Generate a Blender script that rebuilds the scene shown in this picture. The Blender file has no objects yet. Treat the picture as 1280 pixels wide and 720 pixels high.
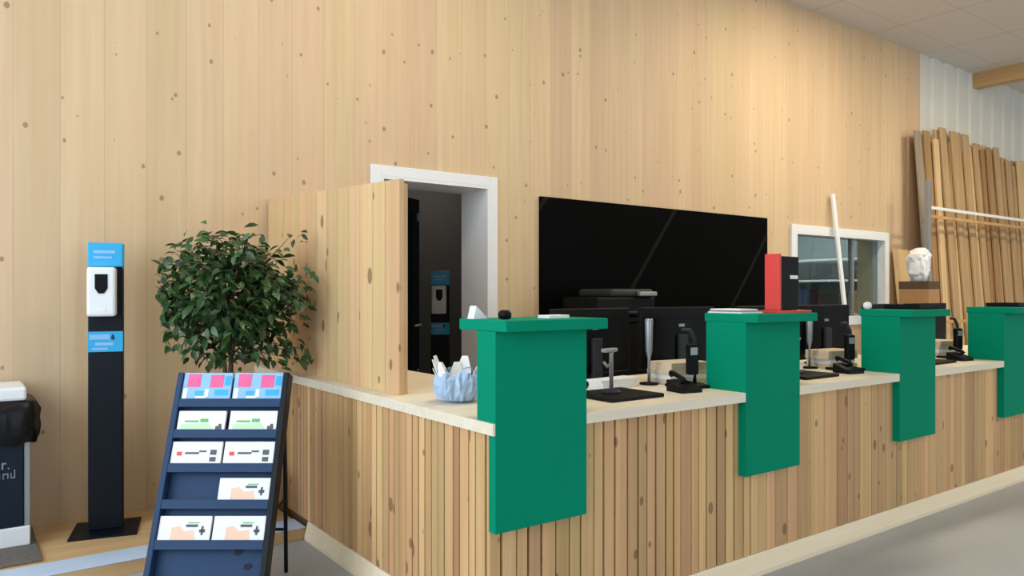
import bpy, bmesh, math, random
from mathutils import Vector, Matrix
C = bpy.context.scene.collection
PI = math.pi
R = random.Random(7)

# ------------------------------------------------------------------ materials
def lin(c):
    return tuple(((v/255)/12.92 if v/255 <= .04045 else ((v/255+.055)/1.055)**2.4) for v in c) + (1,)

class NT:
    def __init__(s, name):
        s.m = bpy.data.materials.new(name); s.m.use_nodes = True
        s.t = s.m.node_tree; s.b = s.t.nodes['Principled BSDF']
    def n(s, typ, **kw):
        nd = s.t.nodes.new(typ)
        for k, v in kw.items():
            if k.startswith('i_'):
                nd.inputs[int(k[2:])].default_value = v
            else: setattr(nd, k, v)
        return nd
    def l(s, a, b): s.t.links.new(a, b)
    def math(s, op, a, b=None, clamp=False):
        nd = s.n('ShaderNodeMath', operation=op); nd.use_clamp = clamp
        for i, v in enumerate((a, b)):
            if v is None: continue
            if isinstance(v, (int, float)): nd.inputs[i].default_value = v
            else: s.l(v, nd.inputs[i])
        return nd.outputs[0]
    def mix(s, f, a, b, blend='MIX'):
        nd = s.n('ShaderNodeMix', data_type='RGBA', blend_type=blend)
        if isinstance(f, (int, float)): nd.inputs[0].default_value = f
        else: s.l(f, nd.inputs[0])
        for i, v in ((6, a), (7, b)):
            if isinstance(v, tuple): nd.inputs[i].default_value = v
            else: s.l(v, nd.inputs[i])
        return nd.outputs[2]

def plain(name, rgb, rough=.5, metal=0, var=.06, scale=14, bump=.0, spec=.5):
    q = NT(name)
    tc = q.n('ShaderNodeTexCoord')
    nz = q.n('ShaderNodeTexNoise'); nz.inputs['Scale'].default_value = scale; nz.inputs['Detail'].default_value = 4
    q.l(tc.outputs['Object'], nz.inputs['Vector'])
    c = lin(rgb); d = tuple(v*(1-var*2) for v in c[:3])+(1,); e = tuple(min(1, v*(1+var)) for v in c[:3])+(1,)
    q.l(q.mix(nz.outputs[0], d, e), q.b.inputs['Base Color'])
    q.b.inputs['Roughness'].default_value = rough; q.b.inputs['Metallic'].default_value = metal
    q.b.inputs['Specular IOR Level'].default_value = spec
    if bump:
        bp = q.n('ShaderNodeBump'); bp.inputs['Strength'].default_value = bump; bp.inputs['Distance'].default_value = .01
        q.l(nz.outputs[0], bp.inputs['Height']); q.l(bp.outputs[0], q.b.inputs['Normal'])
    return q.m

def wood(name, base, light, dark, planks=0, knots=1.0, island=0.0, rough=.6, axis='Z', knot_scale=(6, 6, 4.5), hue=.5, plank_axis='X', knot_r=.115):
    """grain along axis; optional planks of width `planks` counted along plank_axis"""
    q = NT(name)
    tc = q.n('ShaderNodeTexCoord')
    geo = q.n('ShaderNodeNewGeometry')
    sx = q.n('ShaderNodeSeparateXYZ'); q.l(tc.outputs['Object'], sx.inputs[0])
    co = tc.outputs['Object']
    if island:
        cv = q.n('ShaderNodeCombineXYZ')
        r = q.math('MULTIPLY', geo.outputs['Random Per Island'], 37.0)
        for i in range(3): q.l(r, cv.inputs[i])
        va = q.n('ShaderNodeVectorMath', operation='ADD'); q.l(co, va.inputs[0]); q.l(cv.outputs[0], va.inputs[1]); co = va.outputs[0]
    mp = q.n('ShaderNodeMapping'); q.l(co, mp.inputs[0])
    sc = {'Z': (26, 26, .9), 'X': (.9, 26, 26), 'Y': (26, .9, 26)}[axis]
    mp.inputs['Scale'].default_value = sc
    nz = q.n('ShaderNodeTexNoise'); nz.inputs['Scale'].default_value = 1; nz.inputs['Detail'].default_value = 5; nz.inputs['Distortion'].default_value = .4
    q.l(mp.outputs[0], nz.inputs['Vector'])
    mp2 = q.n('ShaderNodeMapping'); q.l(co, mp2.inputs[0])
    mp2.inputs['Scale'].default_value = tuple(v*.16 for v in sc)
    nz2 = q.n('ShaderNodeTexNoise'); nz2.inputs['Scale'].default_value = 1; nz2.inputs['Detail'].default_value = 3
    q.l(mp2.outputs[0], nz2.inputs['Vector'])
    ramp = q.n('ShaderNodeMapRange'); q.l(nz.outputs[0], ramp.inputs[0]); ramp.inputs[1].default_value = .3; ramp.inputs[2].default_value = .7
    col = q.mix(ramp.outputs[0], lin(base), lin(light))
    r2 = q.n('ShaderNodeMapRange'); q.l(nz2.outputs[0], r2.inputs[0]); r2.inputs[1].default_value = .42; r2.inputs[2].default_value = .75; r2.inputs[4].default_value = hue
    col = q.mix(r2.outputs[0], col, lin(dark))
    if island:
        mr = q.n('ShaderNodeMapRange'); q.l(geo.outputs['Random Per Island'], mr.inputs[0]); mr.inputs[3].default_value = 1-island; mr.inputs[4].default_value = 1+island*.6
        h = q.n('ShaderNodeHueSaturation'); q.l(mr.outputs[0], h.inputs['Value']); q.l(col, h.inputs['Color'])
        fr = q.math('FRACT', q.math('MULTIPLY', geo.outputs['Random Per Island'], 17.3))
        mh = q.n('ShaderNodeMapRange'); q.l(fr, mh.inputs[0]); mh.inputs[3].default_value = .49; mh.inputs[4].default_value = .51; q.l(mh.outputs[0], h.inputs['Hue'])
        col = h.outputs[0]
    height = nz.outputs[0]
    if planks:
        p = q.math('DIVIDE', sx.outputs[plank_axis], planks)
        wn = q.n('ShaderNodeTexWhiteNoise', noise_dimensions='1D'); q.l(q.math('FLOOR', p), wn.inputs['W'])
        mr = q.n('ShaderNodeMapRange'); q.l(wn.outputs['Value'], mr.inputs[0]); mr.inputs[3].default_value = .94; mr.inputs[4].default_value = 1.04
        h = q.n('ShaderNodeHueSaturation'); q.l(mr.outputs[0], h.inputs['Value']); q.l(col, h.inputs['Color'])
        sp = q.n('ShaderNodeSeparateColor'); q.l(wn.outputs['Color'], sp.inputs[0])
        mh = q.n('ShaderNodeMapRange'); q.l(sp.outputs[1], mh.inputs[0]); mh.inputs[3].default_value = .49; mh.inputs[4].default_value = .507; q.l(mh.outputs[0], h.inputs['Hue'])
        col = h.outputs[0]
        f = q.math('ABSOLUTE', q.math('SUBTRACT', q.math('FRACT', p), .5))
        line = q.n('ShaderNodeMapRange'); q.l(f, line.inputs[0]); line.inputs[1].default_value = .485; line.inputs[2].default_value = .5
        col = q.mix(q.math('MULTIPLY', line.outputs[0], .30), col, lin(tuple(v*.5 for v in dark)))
    if knots:
        mp3 = q.n('ShaderNodeMapping'); q.l(co, mp3.inputs[0]); mp3.inputs['Scale'].default_value = knot_scale
        vo = q.n('ShaderNodeTexVoronoi'); vo.inputs['Scale'].default_value = 1; q.l(mp3.outputs[0], vo.inputs['Vector'])
        sc2 = q.n('ShaderNodeSeparateColor'); q.l(vo.outputs['Color'], sc2.inputs[0])
        thr = q.math('MULTIPLY', sc2.outputs[0], knot_r)
        k = q.math('SUBTRACT', thr, vo.outputs['Distance'])
        kr = q.n('ShaderNodeMapRange'); q.l(k, kr.inputs[0]); kr.inputs[1].default_value = -.012; kr.inputs[2].default_value = .03
        col = q.mix(q.math('MULTIPLY', kr.outputs[0], .75*knots), col, lin((104, 66, 38)))
    q.l(col, q.b.inputs['Base Color'])
    q.b.inputs['Roughness'].default_value = rough
    bp = q.n('ShaderNodeBump'); bp.inputs['Strength'].default_value = .12; bp.inputs['Distance'].default_value = .004
    q.l(height, bp.inputs['Height']); q.l(bp.outputs[0], q.b.inputs['Normal'])
    return q.m

def make_concrete():
    q = NT('concrete'); tc = q.n('ShaderNodeTexCoord')
    a = q.n('ShaderNodeTexNoise'); a.inputs['Scale'].default_value = 1.3; a.inputs['Detail'].default_value = 6
    b = q.n('ShaderNodeTexNoise'); b.inputs['Scale'].default_value = 24; b.inputs['Detail'].default_value = 3
    q.l(tc.outputs['Object'], a.inputs['Vector']); q.l(tc.outputs['Object'], b.inputs['Vector'])
    col = q.mix(a.outputs[0], lin((150, 152, 154)), lin((182, 184, 185)))
    col = q.mix(q.math('MULTIPLY', b.outputs[0], .25), col, lin((140, 143, 145)))
    q.l(col, q.b.inputs['Base Color']); q.b.inputs['Roughness'].default_value = .42
    return q.m

def make_ceiling():
    q = NT('ceiling_tiles'); tc = q.n('ShaderNodeTexCoord')
    sx = q.n('ShaderNodeSeparateXYZ'); q.l(tc.outputs['Object'], sx.inputs[0])
    ls = []
    for ax, w in (('X', 1.2), ('Y', .6)):
        f = q.math('ABSOLUTE', q.math('SUBTRACT', q.math('FRACT', q.math('DIVIDE', sx.outputs[ax], w)), .5))
        mr = q.n('ShaderNodeMapRange'); q.l(f, mr.inputs[0]); mr.inputs[1].default_value = .485; mr.inputs[2].default_value = .495; ls.append(mr.outputs[0])
    g = q.math('MAXIMUM', ls[0], ls[1])
    nz = q.n('ShaderNodeTexNoise'); nz.inputs['Scale'].default_value = 60; q.l(tc.outputs['Object'], nz.inputs['Vector'])
    col = q.mix(nz.outputs[0], lin((206, 200, 194)), lin((220, 214, 208)))
    col = q.mix(q.math('MULTIPLY', g, .35), col, lin((150, 146, 142)))
    q.l(col, q.b.inputs['Base Color']); q.b.inputs['Roughness'].default_value = .9
    return q.m

def make_glass(name, tint=(225, 235, 235), alpha=.25):
    q = NT(name)
    t = q.n('ShaderNodeBsdfTransparent'); t.inputs[0].default_value = lin(tint)
    g = q.n('ShaderNodeBsdfGlossy'); g.inputs['Roughness'].default_value = .03
    lw = q.n('ShaderNodeLayerWeight'); lw.inputs[0].default_value = .5
    mx = q.n('ShaderNodeMixShader'); q.l(q.math('ADD', q.math('MULTIPLY', q.math('POWER', lw.outputs['Facing'], 4.0), .5), alpha, True), mx.inputs[0])
    q.l(t.outputs[0], mx.inputs[1]); q.l(g.outputs[0], mx.inputs[2])
    q.l(mx.outputs[0], q.t.nodes['Material Output'].inputs[0])
    return q.m

def make_marble():
    q = NT('black_veined'); tc = q.n('ShaderNodeTexCoord')
    mp = q.n('ShaderNodeMapping'); mp.inputs['Rotation'].default_value = (0, math.radians(-38), 0); q.l(tc.outputs['Object'], mp.inputs[0])
    w = q.n('ShaderNodeTexWave', wave_type='BANDS', bands_direction='X'); w.inputs['Scale'].default_value = .28
    w.inputs['Distortion'].default_value = 1.2; w.inputs['Detail'].default_value = 2; w.inputs['Detail Scale'].default_value = .8
    q.l(mp.outputs[0], w.inputs[0])
    mr = q.n('ShaderNodeMapRange'); q.l(w.outputs['Fac'], mr.inputs[0]); mr.inputs[1].default_value = .996; mr.inputs[2].default_value = 1
    q.l(q.mix(q.math('MULTIPLY', mr.outputs[0], .45), lin((7, 7, 7)), lin((46, 46, 42))), q.b.inputs['Base Color'])
    q.b.inputs['Roughness'].default_value = .4; q.b.inputs['Specular IOR Level'].default_value = .02
    return q.m

M = dict(
    wallwood=wood('spruce_wall', (206, 177, 139), (216, 189, 152), (201, 167, 127), planks=.205, knots=.8, knot_scale=(11, .02, 8.5), knot_r=.16),
    slat=wood('slat_pine', (202, 160, 109), (219, 181, 130), (172, 124, 78), knots=.9, island=.24, knot_scale=(10, 10, 6), hue=.65, knot_r=.24),
    screen=wood('screen_pine', (214, 176, 126), (224, 190, 142), (208, 166, 116), knots=.9, island=.12, knot_scale=(9, 9, 5.5), knot_r=.24),
    top=wood('worktop_birch', (226, 214, 190), (236, 226, 206), (220, 204, 176), knots=0, axis='X', rough=.45),
    plinth=wood('plinth_birch', (240, 222, 188), (246, 231, 202), (234, 212, 176), knots=0, axis='X'),
    platform=wood('platform_wood', (206, 168, 118), (222, 188, 140), (196, 154, 104), knots=.4, axis='X'),
    board=wood('rough_timber', (170, 136, 96), (200, 168, 124), (136, 102, 66), knots=.6, knot_scale=(7, 7, 2), hue=.6),
    board2=wood('brown_timber', (150, 112, 72), (182, 144, 100), (118, 82, 48), knots=.6, knot_scale=(7, 7, 2), hue=.6),
    board3=wood('pale_timber', (206, 172, 122), (226, 196, 150), (178, 140, 92), knots=.5, knot_scale=(7, 7, 2), hue=.6),
    board4=wood('grey_timber', (140, 124, 104), (164, 150, 130), (110, 94, 76), knots=.4, knot_scale=(7, 7, 2), hue=.6),
    beam=wood('beam_wood', (186, 146, 94), (206, 168, 114), (160, 120, 74), knots=.4, axis='Y'),
    concrete=make_concrete(), ceiling=make_ceiling(), marble=make_marble(),
    green=plain('green_laminate', (0, 136, 103), .65, var=.03, scale=5, spec=.06),
    white=plain('white_paint', (232, 234, 236), .5, var=.02),
    whitewall=plain('white_cladding', (216, 214, 206), .6, var=.03, scale=3),
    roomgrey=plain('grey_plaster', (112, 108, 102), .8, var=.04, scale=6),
    roompale=plain('pale_plaster', (150, 160, 160), .8, var=.05, scale=4),
    wallpaint=plain('white_plaster', (222, 220, 214), .8, var=.03, scale=4),
    black=plain('black_plastic', (10, 11, 14), .5, var=.1, spec=.15),
    blackmetal=plain('black_metal', (13, 20, 30), .45, var=.1, spec=.2),
    navy=plain('navy_metal', (38, 64, 98), .5, var=.06, spec=.2),
    binnavy=plain('bin_navy', (18, 30, 45), .5, var=.06, spec=.2),
    bag=plain('black_bag', (10, 10, 13), .4, var=.2, bump=.4, scale=25, spec=.3),
    cabinet=plain('black_cabinet', (9, 9, 11), .6, var=.08, spec=.1),
    blue=plain('bright_blue', (40, 168, 222), .45, var=.05),
    lblue=plain('pale_blue_print', (140, 190, 232), .5, var=.06),
    paper=plain('white_paper', (238, 238, 236), .7, var=.03),
    beige=plain('beige_paper', (214, 196, 168), .75, var=.08),
    grey=plain('grey_metal', (150, 152, 154), .4, metal=.5, var=.06),
    dgrey=plain('dark_grey_plastic', (44, 46, 50), .5, var=.08, spec=.3),
    mat=plain('grey_mat', (112, 106, 100), .95, var=.25, scale=45, bump=.6),
    alu=plain('blue_white_strip', (196, 216, 244), .3, var=.05, scale=4),
    red=plain('red_lacquer', (222, 62, 56), .4, var=.05),
    green2=plain('green_print', (96, 186, 96), .6, var=.08),
    lgreen=plain('pale_green_print', (196, 228, 190), .6, var=.04),
    pink=plain('pink_print', (232, 96, 150), .6, var=.08),
    peach=plain('peach_print', (246, 204, 178), .6, var=.05),
    ink=plain('dark_print', (84, 88, 98), .6, var=.1),
    pbluebag=plain('pale_blue_plastic', (172, 196, 226), .3, var=.12, scale=30),
    bark=plain('grey_bark', (98, 84, 66), .9, var=.2, scale=40, bump=.5),
    carc=wood('carcass_wood', (128, 92, 58), (146, 108, 72), (112, 78, 48), knots=0),
    leaf=None,
    pot=plain('dark_pot', (40, 42, 46), .5, var=.1),
    soil=plain('potting_soil', (48, 36, 26), .95, var=.3, scale=60, bump=.8),
    card=plain('brown_cardboard', (168, 126, 84), .8, var=.08),
    dcard=plain('dark_cardboard', (84, 62, 44), .8, var=.1),
    skirt=plain('glass_frame_grey', (60, 62, 66), .4, var=.05),
)
M['glass'] = make_glass('office_glass', (214, 226, 228), .02)
M['dglass'] = make_glass('dark_door_glass', (60, 64, 66), .02)
def make_leaf():
    q = NT('ficus_leaf'); geo = q.n('ShaderNodeNewGeometry')
    tc = q.n('ShaderNodeTexCoord'); nz = q.n('ShaderNodeTexNoise'); nz.inputs['Scale'].default_value = 30; q.l(tc.outputs['Object'], nz.inputs['Vector'])
    f = q.math('ADD', q.math('MULTIPLY', geo.outputs['Random Per Island'], .8), q.math('MULTIPLY', nz.outputs[0], .2))
    q.l(q.mix(f, lin((16, 38, 18)), lin((66, 104, 52))), q.b.inputs['Base Color']); q.b.inputs['Roughness'].default_value = .38
    return q.m
M['leaf'] = make_leaf()

# ------------------------------------------------------------------ mesh builder
class MB:
    def __init__(s): s.bm = bmesh.new(); s.mi = 0
    def _fin(s, faces):
        for f in faces: f.material_index = s.mi
    def box(s, x0, y0, z0, x1, y1, z1, bev=0.0, mat=None):
        g = bmesh.ops.create_cube(s.bm, size=1)
        vs = g['verts']
        for v in vs:
            v.co = Vector((x0 if v.co.x < 0 else x1, y0 if v.co.y < 0 else y1, z0 if v.co.z < 0 else z1))
        fs = list({f for v in vs for f in v.link_faces})
        if bev:
            es = list({e for v in vs for e in v.link_edges})
            r = bmesh.ops.bevel(s.bm, geom=es, offset=bev, segments=2, affect='EDGES', profile=.5)
            vs = list({v for f in r['faces'] for v in f.verts} | {v for v in vs if v.is_valid})
            fs = list({f for v in vs for f in v.link_faces})
        if mat is not None: vs_ = [v.co for v in vs]; [setattr(v, 'co', mat @ v.co) for v in vs]
        s._fin(fs); return s
    def prism(s, pts, axis, a, b, mat=None):
        """polygon pts (two remaining axes in order) extruded along axis from a to b"""
        def P(p, t):
            u, w = p
            return Vector({'X': (t, u, w), 'Y': (u, t, w), 'Z': (u, w, t)}[axis])
        lo = [s.bm.verts.new(P(p, a)) for p in pts]; hi = [s.bm.verts.new(P(p, b)) for p in pts]
        n = len(pts); fs = [s.bm.faces.new(lo), s.bm.faces.new(hi)]
        for i in range(n): fs.append(s.bm.faces.new((lo[i], lo[(i+1) % n], hi[(i+1) % n], hi[i])))
        if mat is not None:
            for v in lo+hi: v.co = mat @ v.co
        bmesh.ops.recalc_face_normals(s.bm, faces=fs); s._fin(fs); return s
    def lathe(s, prof, cx=0, cy=0, seg=28, sx=1, sy=1):
        rings = []
        for r, z in prof:
            rings.append([s.bm.verts.new((cx+sx*r*math.cos(2*PI*i/seg), cy+sy*r*math.sin(2*PI*i/seg), z)) for i in range(seg)])
        fs = [s.bm.faces.new(rings[0]), s.bm.faces.new(rings[-1])]
        for a, b in zip(rings, rings[1:]):
            for i in range(seg): fs.append(s.bm.faces.new((a[i], a[(i+1) % seg], b[(i+1) % seg], b[i])))
        bmesh.ops.recalc_face_normals(s.bm, faces=fs)
        for f in fs[2:]: f.smooth = True
        s._fin(fs); return s
    def tube(s, path, r, seg=8):
        path = [Vector(p) for p in path]; rs = r if isinstance(r, (list, tuple)) else [r]*len(path)
        rings = []
        for i, p in enumerate(path):
            d = (path[min(i+1, len(path)-1)]-path[max(i-1, 0)]).normalized()
            a = d.cross(Vector((0, 0, 1)))
            if a.length < 1e-3: a = d.cross(Vector((1, 0, 0)))
            a.normalize(); b = d.cross(a)
            rings.append([s.bm.verts.new(p + rs[i]*(a*math.cos(2*PI*k/seg)+b*math.sin(2*PI*k/seg))) for k in range(seg)])
        fs = [s.bm.faces.new(rings[0]), s.bm.faces.new(rings[-1])]
        for a, b in zip(rings, rings[1:]):
            for k in range(seg): fs.append(s.bm.faces.new((a[k], a[(k+1) % seg], b[(k+1) % seg], b[k])))
        bmesh.ops.recalc_face_normals(s.bm, faces=fs)
        for f in fs[2:]: f.smooth = True
        s._fin(fs); return s
    def build(s, name, mats, parent=None, loc=(0, 0, 0), rot=(0, 0, 0)):
        me = bpy.data.meshes.new(name); s.bm.to_mesh(me); s.bm.free()
        for m in (mats if isinstance(mats, (list, tuple)) else [mats]): me.materials.append(M[m])
        o = bpy.data.objects.new(name, me); C.objects.link(o)
        o.location = loc; o.rotation_euler = rot
        if parent: o.parent = parent
        return o

def tag(o, label, cat, group=None):
    o['label'] = label; o['category'] = cat
    if group: o['group'] = group
    return o
def thing(name, label, cat, loc=(0, 0, 0), rz=0, group=None):
    o = bpy.data.objects.new(name, None); C.objects.link(o); o.empty_display_size = .1
    o.location = loc; o.rotation_euler = (0, 0, rz)
    return tag(o, label, cat, group)
def struct(o): o['kind'] = 'structure'; return o

# ------------------------------------------------------------------ setting
YW = 4.55; ZC = 4.22; TH = .32
struct(MB().box(-2.4, -7.2, -.12, 14.4, 7.8, 0).build('floor', 'concrete'))
struct(MB().box(-2.4, -7.2, ZC, 14.4, YW+TH, ZC+.15).build('ceiling', 'ceiling'))

DX0, DX1, DZ = 2.231, 3.10, 2.03           # door opening
WX0, WX1, WZ0, WZ1 = 6.90, 8.68, .98, 1.885   # window opening
w = MB()
for a, b, z0, z1 in ((-2.2, DX0, 0, ZC), (DX0, DX1, DZ, ZC), (DX1, WX0, 0, ZC), (WX0, WX1, 0, WZ0), (WX0, WX1, WZ1, ZC), (WX1, 9.55, 0, ZC)):
    w.box(a, YW, z0, b, YW+TH, z1)
struct(w.build('wall_back', 'wallwood'))
# white ribbed cladding further along the same wall
w = MB(); x = 9.55; pts = []
while x < 14.0:
    pts += [(x, YW), (x+.20, YW), (x+.225, YW+.03), (x+.325, YW+.03)]; x += .35
pts += [(x, YW), (x, YW+TH), (9.55, YW+TH)]
struct(w.prism(pts, 'Z', 0, ZC).build('wall_back_cladding', 'whitewall'))
# window walls: left, and behind the photographer
def window_wall(name, axis, pos, a0, a1, th, ops):
    m = MB()
    def bx(p, q, z0, z1):
        if axis == 'X': m.box(pos, p, z0, pos+th, q, z1)
        else: m.box(p, pos, z0, q, pos+th, z1)
    cur = a0
    for (p, q, z0, z1) in ops:
        bx(cur, p, 0, ZC); bx(p, q, 0, z0); bx(p, q, z1, ZC); cur = q
    bx(cur, a1, 0, ZC)
    return struct(m.build(name, 'wallpaint'))
LW = [(-1.2, .7, .7, 3.9), (1.0, 4.3, .7, 3.9)]
BW = [(.6, 4.2, .7, 3.9), (9.0, 12.4, .3, 3.9)]
window_wall('wall_left', 'X', -2.4, -7.0, YW, .2, LW)
window_wall('wall_front', 'Y', -7.2, -2.4, 14.4, .2, BW)
struct(MB().box(14.2, -7.0, 0, 14.4, YW+TH, ZC).build('wall_right', 'wallpaint'))
struct(MB().box(11.0, -7.0, ZC-.2, 11.15, YW, ZC).build('trim_1', 'beam'))
# low wooden platform along the wall, with a pale strip on its front edge
struct(MB().box(-2.2, 3.72, 0, 1.41, YW, .06, .002).build('trim_2', 'platform'))
struct(MB().box(-2.2, 3.715, .0602, 1.41, 3.89, .0645, .001).build('trim_3', 'alu'))
# back rooms
m = MB()
m.box(1.0, 7.4, 0, 5.2, 7.5, 3); m.box(.9, YW+TH, 0, 1.0, 7.5, 3)
m.box(.9, YW+TH, 3, 5.2, 7.5, 3.1)
struct(m.build('wall_storeroom', 'roomgrey'))
m = MB(); m.box(5.3, 7.4, 0, 10.4, 7.5, 3); m.box(5.2, YW+TH, 0, 5.3, 7.5, 3); m.box(10.4, YW+TH, 0, 10.5, 7.5, 3); m.box(5.2, YW+TH, 3, 10.5, 7.5, 3.1)
struct(m.build('wall_office', 'roompale'))

# door frame and leaf
d = struct(bpy.data.objects.new('door_1', None)); C.objects.link(d); d.location = (DX0, YW, 0)
W = DX1-DX0; m = MB()
for x0, x1, z0, z1 in ((-.07, .0, 0, DZ+.07), (W, W+.07, 0, DZ+.07), (-.0, W, DZ, DZ+.07)):
    m.box(x0, -.025, z0, x1, -.001, z1, .003)
m.box(0, -.025, 0, .02, TH+.01, DZ); m.box(W-.02, -.025, 0, W, TH+.01, DZ); m.box(.02, -.025, DZ-.02, W-.02, TH+.01, DZ)
m.build('door_frame', 'white', d)
a = math.radians(33)
leaf = MB().box(0, -.02, .01, .82, .02, DZ-.03, .003).build('door_leaf', 'blackmetal', d, (.03, TH+.02, 0), (0, 0, a))
MB().box(.09, -.026, .15, .70, -.0205, DZ-.14, .001).build('door_glass', 'black', leaf)
MB().tube([(.76, -.02, 1.0), (.76, -.07, 1.0), (.66, -.07, 1.0)], .01).build('door_handle', 'grey', leaf)
m = MB()
for z in (.62, 1.86): m.box(.775, -.028, z-.03, .80, -.0205, z+.03, .002)
m.build('hinge_plate', 'grey', leaf)

# office window
wn = struct(bpy.data.objects.new('window_1', None)); C.objects.link(wn); wn.location = (WX0, YW, WZ0)
W = WX1-WX0; H = WZ1-WZ0; m = MB()
f = .075
m.box(-f, -.03, -f, W+f, -.001, 0, .003); m.box(-f, -.03, H, W+f, -.001, H+f, .003)
m.box(-f, -.03, 0, 0, -.001, H, .003); m.box(W, -.03, 0, W+f, -.001, H, .003)
m.box(0, -.03, 0, .02, .12, H); m.box(W-.02, -.03, 0, W, .12, H); m.box(.02, -.03, 0, W-.02, .12, .02); m.box(.02, -.03, H-.02, W-.02, .12, H)
m.build('window_frame', 'white', wn)
MB().box(W*.66, .04, .02, W*.66+.04, .09, H-.02).build('mullion', 'grey', wn)
MB().box(.02, .06, .02, W-.02, .066, H-.02).build('window_pane', 'glass', wn)

# ------------------------------------------------------------------ reception counter
CT = .82; CB = .78; XE = 7.0
PX = [1.42+1.32*k for k in range(4)]; PWID = .40
rc = thing('reception_counter', 'long L-shaped reception counter clad in vertical pine slats on pale plinth', 'counter', (1.447, 2.10, 0))
ox, oy = 1.447, 2.10
pts = [(0, 0), (XE-ox, 0), (XE-ox, .7), (.5, .7), (.5, YW-oy-.002), (0, YW-oy-.002)]
MB().prism(pts, 'Z', .0, CB-.001).build('carcass', 'carc', rc)
m = MB(); x = -.022; rr = random.Random(3)
while x < XE-ox-.01:
    big = x > 1.35
    wd = rr.choice((.036, .042, .042, .048, .058)) if not big else rr.choice((.05, .06, .075, .09, .11))
    wd = min(wd, XE-ox-x)
    m.box(x, -.02, .09, x+wd, 0, CB-.001, .0015)
    x += wd + (rr.choice((.005, .008, .010)) if not big else rr.choice((.002, .003, .005)))
m.build('front_slats', 'slat', rc)
m = MB(); y = .012
while y < YW-oy-.05:
    wd = rr.choice((.036, .042, .042, .048, .055)); wd = min(wd, YW-oy-.005-y)
    m.box(-.022, y, .09, 0, y+wd, CB-.001, .0015); y += wd+rr.choice((.003, .006, .008))
m.build('side_slats', 'slat', rc)
m = MB()
m.prism([(-.05, 0), (0, 0), (0, .089), (-.026, .089), (-.05, .02)], 'X', -.037, XE-ox)
m.build('plinth', 'plinth', rc)
MB().prism([(-.045, 0), (0, 0), (0, .089), (-.026, .089), (-.045, .02)], 'Y', .0005, 3.714-oy).build('plinth', 'plinth', rc)

pts = [(1.41, 2.04)]
for k, px in enumerate(PX):
    if k == 0: pts = [(1.41, 2.04), (px-.001, 2.04), (px-.001, 2.0805), (px+PWID+.001, 2.0805), (px+PWID+.001, 2.04)]
    else: pts += [(px-.001, 2.04), (px-.001, 2.0805), (px+PWID+.001, 2.0805), (px+PWID+.001, 2.04)]
pts += [(XE+.02, 2.04), (XE+.02, 2.84), (2.02, 2.84), (2.02, YW-.002), (1.41, YW-.002)]
tag(MB().prism(pts, 'Z', CB, CT).build('countertop', 'top'), 'pale wood countertop lying over the slatted reception counter', 'countertop')

# green pillars
plab = ['green pillar at the corner of the counter, nearest the brochure rack', 'green pillar carrying the red and black box on its top',
        'green pillar third along the counter, below the cardboard box', 'green pillar at the right edge, farthest along the counter']
for k, px in enumerate(PX):
    t = thing('counter_pillar', plab[k], 'counter pillar', (px, 2.04, .455), 0, 'green pillars along the reception counter')
    dep = .11 if k == 0 else .215
    z = lambda v: v-.455
    m = MB().prism([(0, 0), (.0395, 0), (.0395, z(CT+.0005)), (dep, z(CT+.0005)), (dep, z(1.124)), (0, z(1.124))], 'X', 0, PWID)
    m.build('pillar_body', 'green', t)
    MB().box(.0, -.06, z(1.1242), PWID+.05, .225, z(1.162), .003).build('pillar_top', 'green', t)
ST = 1.1623

# wooden screen
sc = thing('wooden_screen', 'tall knotty pine board screen standing on the counter between plant and doorway', 'partition', (1.49, 2.85, CT))
m = MB(); y = 0; L = YW-.01-2.85
rr = random.Random(5)
while y < L-.02:
    wd = min(rr.choice((.115, .125, .135)), L-y)
    za = .915+.085*(y/L); zb = .915+.085*((y+wd)/L)
    m.prism([(y, .0005), (y+wd-.003, .0005), (y+wd-.003, zb), (y, za)], 'X', 0, .022); y += wd
m.build('board_panel', 'screen', sc)
MB().box(.0225, .02, .0005, .05, .06, .90, .002).build('post', 'screen', sc)
MB().box(.0225, L-.06, .0005, .05, L-.02, .95, .002).build('post', 'screen', sc)
MB().box(.0225, .06, .75, .045, L-.06, .80, .002).build('rail', 'screen', sc)

# ------------------------------------------------------------------ hand sanitizer stands
def sanitizer(name, label, loc, rz):
    t = thing(name, label, 'hand sanitizer stand', loc, rz, 'hand sanitizer stands')
    MB().box(-.15, -.16, 0, .15, .14, .008, .002).build('base_plate', 'blackmetal', t)
    MB().box(-.078, -.035, .0082, .078, .035, 1.322, .006).build('column', 'blackmetal', t)
    MB().box(-.079, -.05, 1.323, .079, .037, 1.444, .006).build('header_sign', 'blue', t)
    m = MB(); m.box(-.05, -.052, 1.365, .03, -.0502, 1.375); m.box(-.05, -.052, 1.39, .045, -.0502, 1.405)
    m.build('header_print', 'lblue', t)
    ds = MB().box(-.074, -.115, 1.077, .052, -.0355, 1.32, .012).build('dispenser', 'white', t)
    m = MB().prism([(-.038, 1.285), (.018, 1.285), (.018, 1.215), (.002, 1.19), (-.022, 1.19), (-.038, 1.215)], 'Y', -.118, -.1152)
    m.build('dispenser_window', 'black', ds)
    MB().box(-.03, -.117, 1.10, .01, -.1152, 1.12, .001).build('push_lever', 'paper', ds)
    lb = MB().box(-.0785, -.0385, .898, .0785, -.0355, 1.0, .001).build('label_panel', 'blue', t)
    m = MB(); m.box(-.07, -.0395, .96, .02, -.0386, .985); m.box(-.045, -.0395, .93, .035, -.0386, .945); m.box(-.06, -.0395, .908, .01, -.0386, .918)
    m.build('label_print', 'lblue', lb)
    m = MB(); m.lathe([(.001, .957), (.008, .962), (.009, .969), (.004, .98), (.001, .987)], .033, -.0395, 10, 1, .1)
    m.build('drop_mark', 'navy', lb)
    return t
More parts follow.
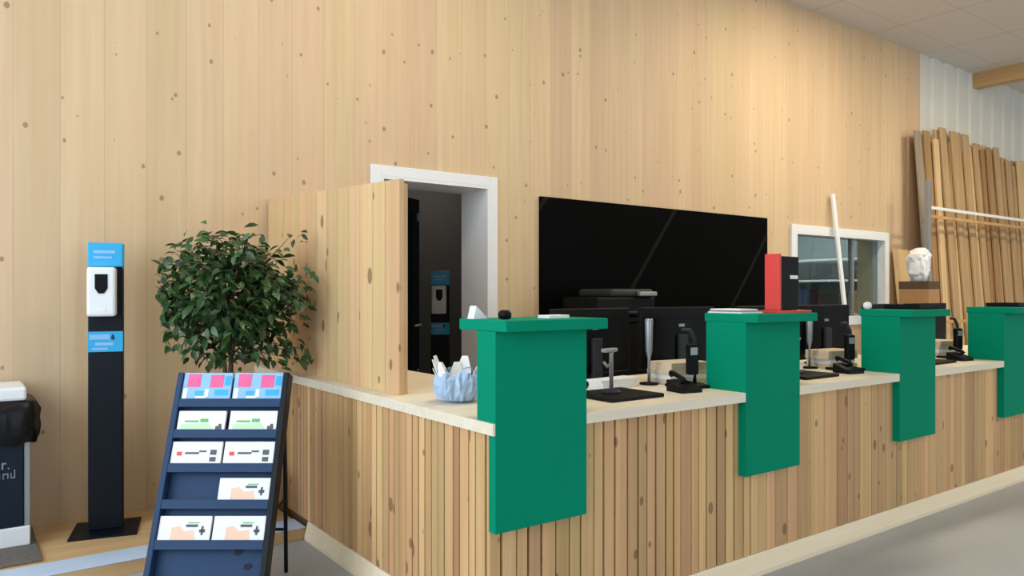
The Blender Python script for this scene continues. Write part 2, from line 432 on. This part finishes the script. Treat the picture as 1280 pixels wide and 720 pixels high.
sanitizer('sanitizer_stand', 'black hand sanitizer stand with blue header against the timber wall', (.587, 4.286, .0605), math.radians(-14))
sanitizer('sanitizer_stand', 'dim hand sanitizer stand seen through the open doorway', (3.33, 5.62, 0), math.radians(-30))

# ------------------------------------------------------------------ waste bin and mat
b = thing('waste_bin', 'navy waste bin with white lid and black liner at the left edge', 'waste bin', (.067, 4.345, .0735))
MB().box(-.2, -.16, .0, .19, .16, .09, .006).build('base', 'white', b)
MB().box(-.19, -.155, .0905, .165, .155, .66, .006).build('body', 'binnavy', b)
MB().box(.1655, -.15, .0905, .19, .15, .64, .003).build('side_strip', 'grey', b)
m = MB(); n = 44; rg = []
rr = random.Random(11)
for j, (z, o) in enumerate(((.49, .014), (.50, .026), (.55, .031), (.62, .03), (.67, .022), (.677, .0))):
    ring = []
    for i in range(n):
        an = 2*PI*i/n; cx, cy = math.cos(an), math.sin(an); q = 1/max(abs(cx), abs(cy))
        dx = .192*cx*min(q, 1.3); dy = .157*cy*min(q, 1.3)
        wob = .012*math.sin(i*2.3+j)+.006*rr.random() if j < 4 else 0
        zz = z - (.022*abs(math.sin(i*.9)) if j == 0 else 0)
        ring.append(m.bm.verts.new((dx+(o+wob)*cx*1.1, dy+(o+wob)*cy*1.1, zz)))
    rg.append(ring)
for A, B in zip(rg, rg[1:]):
    for i in range(n): fc = m.bm.faces.new((A[i], A[(i+1) % n], B[(i+1) % n], B[i])); fc.smooth = True
m.bm.faces.new(rg[-1])
m.build('bin_liner', 'bag', b)
MB().box(-.2, -.165, .6775, .175, .165, .74, .012).build('lid', 'white', b)
m = MB()   # the ends of two lines of pale lettering on the front
for x0, x1, z0, z1 in ((-.02, -.014, .445, .475), (-.014, -.002, .468, .475), (.004, .01, .445, .45), (-.05, -.046, .40, .425), (-.046, -.03, .40, .405), (-.03, -.026, .40, .425), (-.016, -.012, .40, .425), (-.012, .002, .42, .425), (.002, .006, .40, .425), (.014, .028, .40, .405), (.014, .018, .40, .425), (.028, .032, .40, .44)):
    m.box(x0+.098, -.1575, z0-.08, x1+.098, -.1552, z1-.08)
m.build('lettering', 'grey', b)
tag(MB().box(-.62, 3.93, .0608, .285, 4.52, .0733, .003).build('door_mat', 'mat'), 'grey-brown mat lying under the waste bin', 'mat')

# ------------------------------------------------------------------ potted ficus
pl = thing('potted_ficus', 'bushy dark green ficus behind the brochure rack, beside the wooden screen', 'potted plant', (1.09, 3.97, .0605))
m = MB(); m.lathe([(.11, 0), (.12, .01), (.155, .27), (.165, .28), (.165, .30), (.15, .30), (.145, .26), (.02, .26)]); m.build('pot', 'pot', pl)
MB().lathe([(.02, .2605), (.142, .2605), (.10, .275), (.01, .28)]).build('soil', 'soil', pl)
rr = random.Random(21)
m = MB(); trunk = []
cen = Vector((-.03, -.12, 1.17)); rad = Vector((.30, .25, .275))
for i in range(3):
    a = i*2.1; p0 = Vector((.02*math.cos(a), .02*math.sin(a), .27))
    m.tube([p0, p0+Vector((.015*math.sin(a), -.02, .3)), Vector((.03*math.cos(a+1), -.05+.03*math.sin(a+1), .95)), cen+Vector((.1*math.cos(a), .1*math.sin(a), .1))], [.013, .012, .010, .006])
tips = []
for i in range(230):
    while True:
        v = Vector((rr.uniform(-1, 1), rr.uniform(-1, 1), rr.uniform(-1, 1)))
        if .25 < v.length < 1: break
    v = v.normalized()*(v.length**.6)
    lump = 1+.24*math.sin(v.x*5.5+1)*math.sin(v.z*6+v.y*4+.6)
    p = cen+Vector((v.x*rad.x, v.y*rad.y, v.z*rad.z))*lump
    if p.z < 1.02 and rr.random() < .45: continue
    tips.append(p)
for e in [(-.31, -.1, 1.22), (-.32, -.12, 1.06), (-.26, -.1, 1.38), (.25, -.2, 1.47), (.31, -.33, 1.26), (.33, -.3, 1.14), (.22, -.2, .93), (.27, -.24, .90), (.10, -.15, .87), (-.31, -.12, .93), (-.1, -.1, .98), (.04, -.1, 1.46), (.18, -.22, .88), (.31, -.24, .91), (-.2, -.15, .96)]: tips.append(Vector(e))
for p in tips:
    st = Vector((cen.x*.5+p.x*.25, -.06+(p.y+.06)*.25, min(p.z-.02, max(.9, .95+(p.z-.95)*.4))))
    mid = (st+p)/2+Vector((0, 0, .03))
    if rr.random() < .6: m.tube([st, mid, p], [.004, .003, .0015], 5)
m.build('stem', 'bark', pl)
m = MB()
def leafmesh(p, d, up, L, Wd):
    d = d.normalized(); s = d.cross(up)
    if s.length < .05: s = Vector((1, 0, 0))
    s.normalize(); nn = s.cross(d).normalized()
    ribs = [(0, 0, 0), (.28, .8, .0), (.55, 1, -.03), (.82, .5, -.1), (1, .02, -.2)]
    c = []; l = []; r_ = []
    for a, w_, dr in ribs:
        b0 = p+d*L*a+nn*dr*L; c.append(m.bm.verts.new(b0))
        l.append(m.bm.verts.new(b0+s*Wd*w_*.5+nn*.12*Wd*w_)); r_.append(m.bm.verts.new(b0-s*Wd*w_*.5+nn*.12*Wd*w_))
    for i in range(4):
        for q in ((c[i], c[i+1], l[i+1], l[i]), (c[i+1], c[i], r_[i], r_[i+1])):
            f = m.bm.faces.new(q); f.smooth = True
for ti, p in enumerate(tips):
    for k in range(rr.randint(9, 14)):
        o = Vector((rr.gauss(0, .045), rr.gauss(0, .045), rr.gauss(-.01, .04)))
        d = Vector((rr.gauss(0, 1), rr.gauss(0, 1), rr.gauss(-.55, .5))) + (p-cen)*1.5
        q = p+o
        q.x = min(q.x, .33)
        L = rr.uniform(.045, .072)
        e = q+d.normalized()*L
        if e.x > .36 or e.z < .80 or e.x < -.33 or e.y > .3: continue
        leafmesh(q, d, Vector((rr.gauss(0, .5), rr.gauss(-.3, .5), 1)), L, L*.48)
m.build('foliage', 'leaf', pl)

# ------------------------------------------------------------------ brochure rack
FW = Vector((.589, .808, 0)); RT = Vector((.808, -.589, 0))
YAW = -math.atan2(.589, .808)
base = FW*3.30 + RT*(-1.2025)
rk = thing('brochure_rack', 'navy sloping brochure rack with five tiers in front of the plant', 'brochure rack', (base.x, base.y, 0), YAW)
HT, DEP, HWD = .90, .37, .2275
def on(s, off=0):        # point of the sloping panel, s=0 top, s=1 floor; off along its outward normal
    n = Vector((0, -.9, .37)).normalized()
    return Vector((0, -DEP*s, HT*(1-s))) + n*off
SL = math.hypot(HT, DEP)
slope = Matrix.Rotation(-math.atan2(DEP, HT), 4, 'X')
def plane_mat(s, off=0):   # local frame: x right, y into the panel, z up the slope
    return Matrix.Translation(on(s, off)) @ slope
MB().box(-HWD+.012, 0, 0, HWD-.012, .012, SL-.03, .002, plane_mat(.99, 0)).build('back_panel', 'navy', rk)
m = MB()
for sx in (-1, 1):
    m2 = MB().box(sx*HWD-.012, -.045, 0, sx*HWD+.012, .02, SL-.012, .003, plane_mat(.995, 0)); m2.build('side_panel', 'blackmetal' if sx > 0 else 'navy', rk)
for sx in (-1, 1):
    MB().tube([(sx*.195, .03, .80), (sx*.195, .05, .40), (sx*.195, .06, .008)], .009).build('leg', 'blackmetal', rk)
MB().tube([(.195, .062, .335), (.195, -.215, .335)], .007).build('brace', 'blackmetal', rk)
MB().tube([(-.185, .057, .2), (.185, .057, .2)], .007).build('brace', 'blackmetal', rk)
def s_of(y):
    k = (y-367)/942
    return (3.3*k-.35)/(.9+.37*k)
rows = [(468, 503, 'pink', 'LR'), (515, 541, 'green', 'LR'), (553, 583, 'plain', 'LR'), (598, 628, 'peach', 'R'), (645, 678, 'peach', 'LR')]
mA = MB(); m.bm.free()
rowname = ['top', 'second', 'third', 'fourth', 'lowest']
for i, (ya, yb, kind, which) in enumerate(rows):
    sa, sb = s_of(ya), s_of(yb)
    h = (sb-sa)*SL
    pm = plane_mat(sb, 0)
    m = MB()
    m.box(-HWD+.0125, -.040, -.012, HWD-.0125, -.0005, -.004, 0, pm)      # ledge
    m.box(-HWD+.0125, -.044, -.030, HWD-.0125, -.040, .006, 0, pm)        # lip
    m.build('tray', 'navy', rk)
    for sd in which:
        xc = (-.109 if sd == 'L' else .109)
        wd = .104 if kind in ('plain', 'peach') else (.104 if kind == 'pink' else .100)
        side = {'L': 'left', 'R': 'right'}[sd]
        desc = {'pink': 'pink and light blue brochure stack', 'green': 'white brochure stack with green picture', 'plain': 'white brochure stack with grey lettering', 'peach': 'white brochure stack with peach picture'}[kind]
        off = -.022
        rootm = Matrix.Translation(base) @ Matrix.Rotation(YAW, 4, 'Z') @ pm @ Matrix.Translation((xc, off, -.0035))
        t = thing('brochure_stack', f'{desc} on the {side} of the {rowname[i]} rack tier' if which == 'LR' else f'{desc} alone on the {rowname[i]} rack tier', 'brochures', (0, 0, 0), 0, 'brochures in the sloping rack')
        t.matrix_world = rootm
        MB().box(-wd, -.014, 0, wd, .0, h, .001).build('pages', 'lblue' if kind == 'pink' else 'paper', t)
        m = MB(); F = lambda a, b, c, d_: m.box(a*wd, -.0152, b*h, c*wd, -.0142, d_*h)
        if kind == 'pink':
            mats = ['pink', 'lblue', 'paper', 'blue']
            F(-.82, .50, -.28, .95); F(.12, .48, .66, .92)
            m.mi = 2; F(-.95, .08, -.78, .45); F(-.05, .15, .1, .42); F(-.42, .10, .0, .18)
            m.mi = 3; F(-.45, .2, -.12, .36); F(.35, .2, .9, .40); F(.72, .55, .96, .88)
        elif kind == 'green':
            mats = ['lgreen', 'green2', 'ink', 'peach']
            m.prism([(-.85*wd, .10*h), (.55*wd, .10*h), (.35*wd, .42*h), (-.85*wd, .36*h)], 'Y', -.0152, -.0142)
            m.mi = 1; F(-.05, .46, .28, .62); F(-.7, .46, -.12, .54)
            m.mi = 2; F(.62, .10, .88, .28); F(.74, .28, .86, .38)
        elif kind == 'plain':
            mats = ['ink', 'red']
            F(-.45, .48, .1, .56); F(.1, .56, .4, .63); F(.55, .45, .8, .66); F(.55, .18, .8, .36)
            m.mi = 1; F(-.78, .42, -.58, .58)
        else:
            mats = ['peach', 'ink', 'green2']
            m.prism([(-.5*wd, .05*h), (.45*wd, .05*h), (.38*wd, .48*h), (.0*wd, .42*h), (-.2*wd, .62*h), (-.5*wd, .56*h)], 'Y', -.0152, -.0142)
            m.mi = 1; F(.05, .58, .5, .68); F(.58, .38, .80, .50); F(.65, .28, .73, .62)
            m.mi = 2; F(.12, .72, .55, .76)
        m.build('cover_print', mats, t)
for y_, x_ in ((690, .11), (708, .155)):
    pm = plane_mat(s_of(y_), 0)
    MB().prism([(x_-.02, -.01), (x_-.002, -.014), (x_+.016, .0), (x_+.004, .012), (x_-.016, .008)], 'Y', -.003, -.0005, pm).build('emblem', 'blackmetal', rk)
mA.bm.free()

# ------------------------------------------------------------------ black wall panel, cabinet, printer
tag(MB().box(3.57, YW-.025, 1.08, 6.42, YW-.001, 1.995, .002).build('wall_panel', 'marble'), 'long black veined panel fixed on the timber wall', 'wall panel')
cb = thing('storage_cabinet', 'low black cabinet against the wall below the black panel', 'cabinet', (3.42, 3.95, 0))
CW = 3.3
MB().box(0, .02, .0, CW, .56, 1.04, .003).build('body', 'cabinet', cb)
MB().box(-.02, -.01, 1.041, CW+.02, .565, 1.075, .003).build('cabinet_top', 'cabinet', cb)
for i in range(4):
    dd = MB().box(i*CW/4+.004, 0, .08, (i+1)*CW/4-.004, .0195, 1.03, .002).build('cabinet_door', 'cabinet', cb)
    MB().box(i*CW/4+.1, -.02, .88, i*CW/4+.24, -.0005, .895, .002).build('door_handle', 'dgrey', dd)
pr = thing('printer', 'black office printer standing on the black cabinet', 'printer', (3.98, 4.2, 1.0755))
MB().box(-.3, -.19, 0, .3, .2, .15, .015).build('body', 'black', pr)
MB().box(-.16, -.19, .1505, .28, .18, .21, .02).build('scanner_lid', 'dgrey', pr)
MB().box(.1, -.23, .155, .28, -.1905, .19, .008).build('control_panel', 'grey', pr)
MB().box(-.15, -.27, .03, .1, -.1905, .045, .003).build('paper_tray', 'dgrey', pr)

# ------------------------------------------------------------------ work stations behind the counter
where = ['between the corner pillar and the red box pillar', 'between the red box pillar and third pillar', 'between the third pillar and the farthest pillar']
def monitor(label, x, y, rz):
    t = thing('monitor', label, 'monitor', (x, y, CT+.0005), rz, 'monitors behind the counter')
    MB().box(-.26, -.012, .05, .26, .012, .36, .006).build('screen', 'black', t)
    MB().prism([(-.2, .09), (.2, .09), (.17, .30), (-.17, .30)], 'Y', -.03, -.0125).build('back_cover', 'black', t)
    MB().box(-.03, -.05, .008, .03, -.0305, .22, .004).build('stand_neck', 'dgrey', t)
    MB().box(-.12, -.09, 0, .12, .07, .0075, .003).build('stand_base', 'black', t)
    MB().box(-.02, -.033, .26, .02, -.0305, .275, .001).build('badge', 'grey', t)
for k in range(3):
    o = 1.32*k; wq = where[k]
    monitor(f'black monitor seen from behind, left one {wq}', 2.40+o, 2.66, math.radians(4))
    monitor(f'black monitor seen from behind, right one {wq}', 2.98+o, 2.64, math.radians(-4))
    # pole between the two monitors
    t = thing('desk_pole', f'silver pole on a round foot standing {wq}', 'pole', (2.625+o, 2.50, CT+.0005), 0, 'silver poles behind the counter')
    MB().lathe([(.045, 0), (.045, .008), (.01, .012)]).build('foot', 'black', t)
    MB().lathe([(.007, .0125), (.007, .12), (.016, .16), (.02, .30), (.016, .31)], seg=16).build('pole', 'grey', t)
    # scanner stand
    t = thing('scanner_stand', f'grey scanner stand on black pad {wq}', 'scanner stand', (2.19+o, 2.30, CT+.0165), math.radians(10), 'scanner stands behind the counter')
    MB().lathe([(.04, 0), (.04, .008), (.012, .014)]).build('foot', 'dgrey', t)
    MB().lathe([(.0085, .0145), (.0085, .16), (.011, .17)], seg=14).build('post', 'grey', t)
    MB().box(-.055, -.014, .170, .03, .014, .186, .005).build('cradle', 'grey', t)
    MB().tube([(-.012, 0, .12), (-.03, 0, .11), (-.05, 0, .13)], .006).build('hook', 'grey', t)
    # black pad
    tag(MB().box(2.06+o, 2.16, CT+.0005, 2.36+o, 2.42, CT+.016, .004).build('counter_pad', 'black'), f'flat black pad on the countertop {wq}', 'pad', 'pads behind the counter')
    # papers
    t = thing('paper_pile', f'pile of white paper sheets {wq}', 'papers', (2.42+o, 2.51, CT+.0005), math.radians(4), 'paper piles behind the counter')
    for j in range(4):
        MB().box(-.13+R.uniform(-.01, .01), -.04, j*.011, .11+R.uniform(-.01, .01), .05, j*.011+.0105, .001).build('sheet_bundle', 'paper', t)
    t = thing('document_stack', f'stack of beige and white folders {wq}', 'documents', (2.80+o, 2.47, CT+.0005), math.radians(-7), 'document stacks behind the counter')
    zz = 0
    for j in range(4):
        hh = R.uniform(.022, .034)
        MB().box(-.12+R.uniform(-.02, .02), -.08, zz, .12+R.uniform(-.02, .02), .08, zz+hh, .002).build('folder', 'paper' if j == 1 else 'beige', t); zz += hh+.0003
    # payment terminal on a curved neck
    t = thing('payment_terminal', f'dark payment terminal on a curved neck {wq}', 'payment terminal', (2.70+o, 2.31, CT+.0005), math.radians(-20), 'payment terminals behind the counter')
    MB().box(-.10, -.06, 0, .08, .07, .014, .006).build('base', 'black', t)
    MB().tube([(.03, .02, .0145), (.035, .02, .12), (.03, .02, .22), (.0, .015, .262), (-.04, .01, .265)], [.012, .012, .01, .009, .007]).build('neck', 'dgrey', t)
    hd = MB().box(-.03, -.035, .06, .022, -.0, .20, .008).build('terminal', 'black', t)
    MB().box(-.022, -.037, .15, .014, -.0352, .185, .001).build('display', 'grey', hd)
    t2 = thing('desk_telephone', f'black desk telephone with handset {wq}', 'telephone', (2.555+o, 2.22, CT+.0005), math.radians(-12), 'telephones behind the counter')
    MB().prism([(-.05, 0), (.06, 0), (.06, .05), (-.05, .015)], 'X', -.055, .055).build('base', 'black', t2)
    MB().tube([(-.035, -.04, .048), (-.035, -.03, .062), (-.035, .03, .078), (-.035, .05, .076)], [.016, .011, .011, .016]).build('handset', 'black', t2)
    MB().box(-.0, .01, .045, .045, .04, .058, .002).build('display', 'grey', t2)

# on the pillar tops
m = MB(); t = thing('document_stack', 'loose white papers on the pillar beside the red and black box', 'papers', (2.80, 2.17, ST))
for j in range(3): MB().box(-.05+j*.004, -.10+j*.006, j*.0065, .10-j*.01, .085-j*.004, j*.0065+.006, .001).build('sheet_bundle', 'paper' if j != 1 else 'grey', t)
t = thing('display_box', 'red and black upright display box on the second green pillar', 'display box', (2.965, 2.03, ST))
MB().box(0, -.02, 0, .225, .10, .012, .002).build('base', 'red', t)
MB().box(0, .0, .0125, .018, .075, .268, .002).build('side_panel', 'red', t)
MB().box(.0185, .055, .0125, .175, .075, .262, .002).build('back_panel', 'black', t)
MB().box(.0185, .012, .0125, .172, .0545, .258, .004).build('insert', 'black', t)
MB().box(.10, .009, .155, .16, .0118, .172, .001).build('label', 'paper', t)
tag(MB().lathe([(.012, 0), (.022, .004), (.024, .02), (.016, .03), (.006, .032)], seg=18).build('rubber_stamp', 'black', None, (1.50, 2.10, ST)), 'small black round object on the corner pillar top', 'stamp')
tag(MB().box(-.05, -.03, 0, .05, .03, .012, .002).build('card_pad', 'paper', None, (1.70, 2.08, ST), (0, 0, .1)), 'small white card pad on the corner pillar top', 'card pad')
tag(MB().prism([(-.03, 0), (.03, 0), (-.018, .045)], 'Y', -.02, .02).build('price_holder', 'white', None, (1.455, 2.20, ST)), 'small white wedge card holder at the left of the corner pillar top', 'card holder')
tag(MB().lathe([(.01, 0), (.02, .006), (.024, .02), (.018, .036), (.004, .042)], seg=18).build('desk_ornament', 'white', None, (4.08, 2.23, ST)), 'small round white object on the left of the third pillar top', 'ornament')
for k, (lab) in ((2, 'flat black tray on the third green pillar top'), (3, 'flat black tray on the farthest green pillar top')):
    t = thing('document_tray', lab, 'tray', (PX[k]+.31, 2.12, ST), 0, 'black trays on the pillar tops')
    MB().box(-.13, -.10, 0, .13, .10, .006, .002).build('tray_floor', 'black', t)
    m = MB(); m.prism([(-.13, -.10), (.13, -.10), (.13, .10), (-.13, .10)], 'Z', .0065, .007)
    for a_ in ((-.13, -.10, .13, -.092), (-.13, .092, .13, .10), (-.13, -.092, -.122, .092), (.122, -.092, .13, .092)): m.box(a_[0], a_[1], .0065, a_[2], a_[3], .026)
    m.build('tray_rim', 'black', t)

# pale blue bag with crumpled white contents
t = thing('plastic_bag', 'pale blue crumpled plastic bag on the counter left of the corner pillar', 'plastic bag', (1.60, 2.56, CT+.0005))
m = MB(); n = 36; rr = random.Random(4); rings = []
for j, (r_, z_) in enumerate(((.045, 0), (.075, .012), (.092, .045), (.098, .08), (.088, .11), (.075, .12))):
    rings.append([m.bm.verts.new(((r_+.008*math.sin(i*1.7+j)+.004*rr.random())*math.cos(2*PI*i/n), (r_+.008*math.sin(i*2.3+j))*math.sin(2*PI*i/n), max(0, z_+(.012*math.sin(i*1.1+j) if j > 1 else 0)))) for i in range(n)])
m.bm.faces.new(rings[0])
for A, B in zip(rings, rings[1:]):
    for i in range(n): m.bm.faces.new((A[i], A[(i+1) % n], B[(i+1) % n], B[i]))
m.build('bag', 'pbluebag', t)
m = MB()
for j in range(9):
    a = rr.uniform(0, 2*PI); r0 = rr.uniform(.01, .05)
    c = Vector((r0*math.cos(a), r0*math.sin(a), .05)); tip = c+Vector((.06*math.cos(a), .06*math.sin(a), rr.uniform(.07, .13)))
    s_ = Vector((-math.sin(a), math.cos(a), 0))*rr.uniform(.02, .035)
    mid = (c+tip)/2+Vector((math.cos(a), math.sin(a), 0))*.012
    v = [m.bm.verts.new(q) for q in (c-s_, c+s_, mid+s_*1.2, mid-s_*1.2, tip+s_*.4, tip-s_*.5)]
    m.bm.faces.new(v[:4]); m.bm.faces.new((v[3], v[2], v[4], v[5]))
ob = m.build('sheet', 'paper', t); md = ob.modifiers.new('thickness', 'SOLIDIFY'); md.thickness = .003

# ------------------------------------------------------------------ things along the wall
tag(MB().box(-.028, -.012, 0, .028, .012, 2.33, .002).build('white_batten', 'white', None, (7.60, 4.28, .0), (math.radians(-5.6), math.radians(-1.4), 0)), 'tall white batten leaning on the wall before the office window', 'batten')
tag(MB().box(-.17, -.012, 0, .17, .012, 1.78, .002).build('wood_panel', 'board3', None, (8.97, 4.33, .0), (math.radians(-5.5), 0, 0)), 'light wood panel leaning on the wall right of the office window', 'wood panel')
t = thing('cardboard_box', 'tall brown cardboard box standing before the timber rack', 'cardboard box', (8.42, 4.02, 0), math.radians(6))
MB().box(-.16, -.15, 0, .16, .15, 1.38, .004).build('carton', 'card', t)
MB().box(-.163, -.153, 1.30, .163, .153, 1.383, .003).build('box_lid', 'dcard', t)
t = thing('white_sack', 'white crumpled sack lying on the tall cardboard box', 'sack', (8.42, 4.02, 1.3845), .2)
m = MB(); g = bmesh.ops.create_icosphere(m.bm, subdivisions=5, radius=1)
from mathutils import noise
for v in g['verts']:
    c = v.co.copy(); sg = lambda u, e: math.copysign(abs(u)**e, u)
    k = 1+.22*noise.noise(c*2.3+Vector((3, 1, 5)))-.16*abs(noise.noise(Vector((c.x*2, c.y*2, c.z*6))))
    p = Vector((sg(c.x, .6)*.15*k, sg(c.y, .6)*.10*k, sg(c.z, .6)*.17*(.85+.15*k)))
    ca, sa = math.cos(-.26), math.sin(-.26)
    v.co = Vector((p.x*ca+p.z*sa, p.y, .19+p.z*ca-p.x*sa))
    if v.co.z < .045: v.co.z = 0
for f in m.bm.faces: f.smooth = True
m.build('sack_body', 'white', t)

rack = thing('timber_rack', 'grey metal upright rack with pale rails holding the tall boards', 'timber rack', (8.93, 4.17, 0))
for x_ in (0, 3.62):
    MB().box(x_-.03, -.03, 0, x_+.03, .03, 2.55, .003).build('post', 'grey', rack)
    MB().box(x_-.03, -.45, .0, x_+.03, -.0305, .06, .003).build('foot', 'grey', rack)
for z_ in (2.22, 2.12, .9): MB().box(.0305, -.02, z_, 3.5895, .0, z_+.035, .002).build('rail', 'beam' if z_ < 2.2 else 'white', rack)
ordn = 'first second third fourth fifth sixth seventh eighth ninth tenth eleventh twelfth thirteenth fourteenth fifteenth sixteenth seventeenth eighteenth nineteenth twentieth twenty-first twenty-second twenty-third twenty-fourth twenty-fifth twenty-sixth twenty-seventh twenty-eighth twenty-ninth thirtieth'.split()
rr = random.Random(9); x = 9.20
for i in range(30):
    wd = rr.uniform(.125, .165); mt = 'board4' if i == 0 else rr.choice(('board', 'board', 'board2', 'board3'))
    tone = {'board': 'tan', 'board2': 'brown', 'board3': 'pale', 'board4': 'greyish'}[mt]
    L = 3.22+rr.uniform(-.12, .10) - (.06 if i > 12 else 0)
    lay = (i*2) % 3
    o = MB().box(-wd/2, -.013, 0, wd/2, .013, L, .002).build('timber_board', mt, None, (x+wd/2, 4.21+.036*lay, .012), (math.radians(-3.6), math.radians(rr.uniform(-2.0, 1.2)), 0))
    tag(o, f'tall {tone} timber board leaning in the rack, {ordn[i]} from the left', 'timber board', 'timber boards leaning in the rack')
    x += .104
# things in the office behind the window
t = thing('shelf_unit', 'pale shelf unit seen through the office window', 'shelf', (10.0, 5.15, 0))
for y_ in (0, 1.9): MB().box(0, y_, 0, .36, y_+.03, 2.1, .002).build('side_panel', 'white', t)
for z_ in (.4, .95, 1.42, 1.72): MB().box(0, .0305, z_, .36, 1.8995, z_+.03, .002).build('shelf', 'white', t)
for (y_, z_, w_, h_, mt, lab) in ((5.5, .9805, .18, .28, 'card', 'brown carton on the office shelf, nearest the window'), (6.05, .9805, .16, .24, 'pot', 'dark carton on the middle of the office shelf'), (6.6, .9805, .2, .3, 'navy', 'navy carton at the far end of the office shelf')):
    t = thing('storage_carton', lab, 'carton', (10.17, y_, z_), 0, 'cartons on the office shelf')
    MB().box(-.14, -w_, 0, .14, w_, h_, .003).build('carton', mt, t); MB().box(-.143, -w_-.003, h_+.0005, .143, w_+.003, h_+.03, .003).build('carton_lid', mt, t)

# ------------------------------------------------------------------ light
wd = bpy.data.worlds.new('World'); bpy.context.scene.world = wd; wd.use_nodes = True
bg = wd.node_tree.nodes['Background']; bg.inputs[0].default_value = (.76, .88, 1.0, 1); bg.inputs[1].default_value = 4.75
def area(name, loc, rot, sx, sy, power, col, portal=False):
    l = bpy.data.lights.new(name, 'AREA'); l.shape = 'RECTANGLE'; l.size = sx; l.size_y = sy; l.energy = power; l.color = col
    if portal: l.cycles.is_portal = True
    o = bpy.data.objects.new(name, l); C.objects.link(o); o.location = loc; o.rotation_euler = rot; return o
for (p, q, z0, z1) in LW: area('daylight_portal', (-2.3, (p+q)/2, (z0+z1)/2), (0, -PI/2, 0), z1-z0, q-p, 1, (1, 1, 1), True)
for (p, q, z0, z1) in BW: area('daylight_portal', ((p+q)/2, -7.1, (z0+z1)/2), (PI/2, 0, 0), q-p, z1-z0, 1, (1, 1, 1), True)
for x_, y_, p_ in ((2.3, 2.7, 46), (6.6, 2.9, 76), (9.6, 1.7, 96), (8.0, -2.5, 70)):
    area('ceiling_fill', (x_, y_, ZC-.02), (0, 0, 0), 1.2, .3, p_, (1, .87, .64))  # fill lights added under the ceiling out of view, without fixtures
area('office_fill', (8.8, 6.1, 2.95), (0, 0, 0), 1.2, .6, 62, (1, .98, .95))  # unseen light added to brighten the room behind the window
area('storeroom_fill', (4.2, 6.6, 2.95), (0, 0, 0), .3, .3, 6, (1, .97, .92))  # faint unseen fill added in the dark room behind the door

# ------------------------------------------------------------------ camera
cd = bpy.data.cameras.new('camera'); cd.sensor_width = 36; cd.lens = 942/1280*36; cd.shift_y = 7/1280
co = bpy.data.objects.new('camera', cd); C.objects.link(co)
co.location = (0, 0, 1.25); co.rotation_euler = (PI/2, 0, YAW)
bpy.context.scene.camera = co
vs = bpy.context.scene.view_settings
vs.view_transform = 'Standard'; vs.look = 'None'; vs.exposure = 0.0; vs.gamma = 1; vs.use_curve_mapping = False
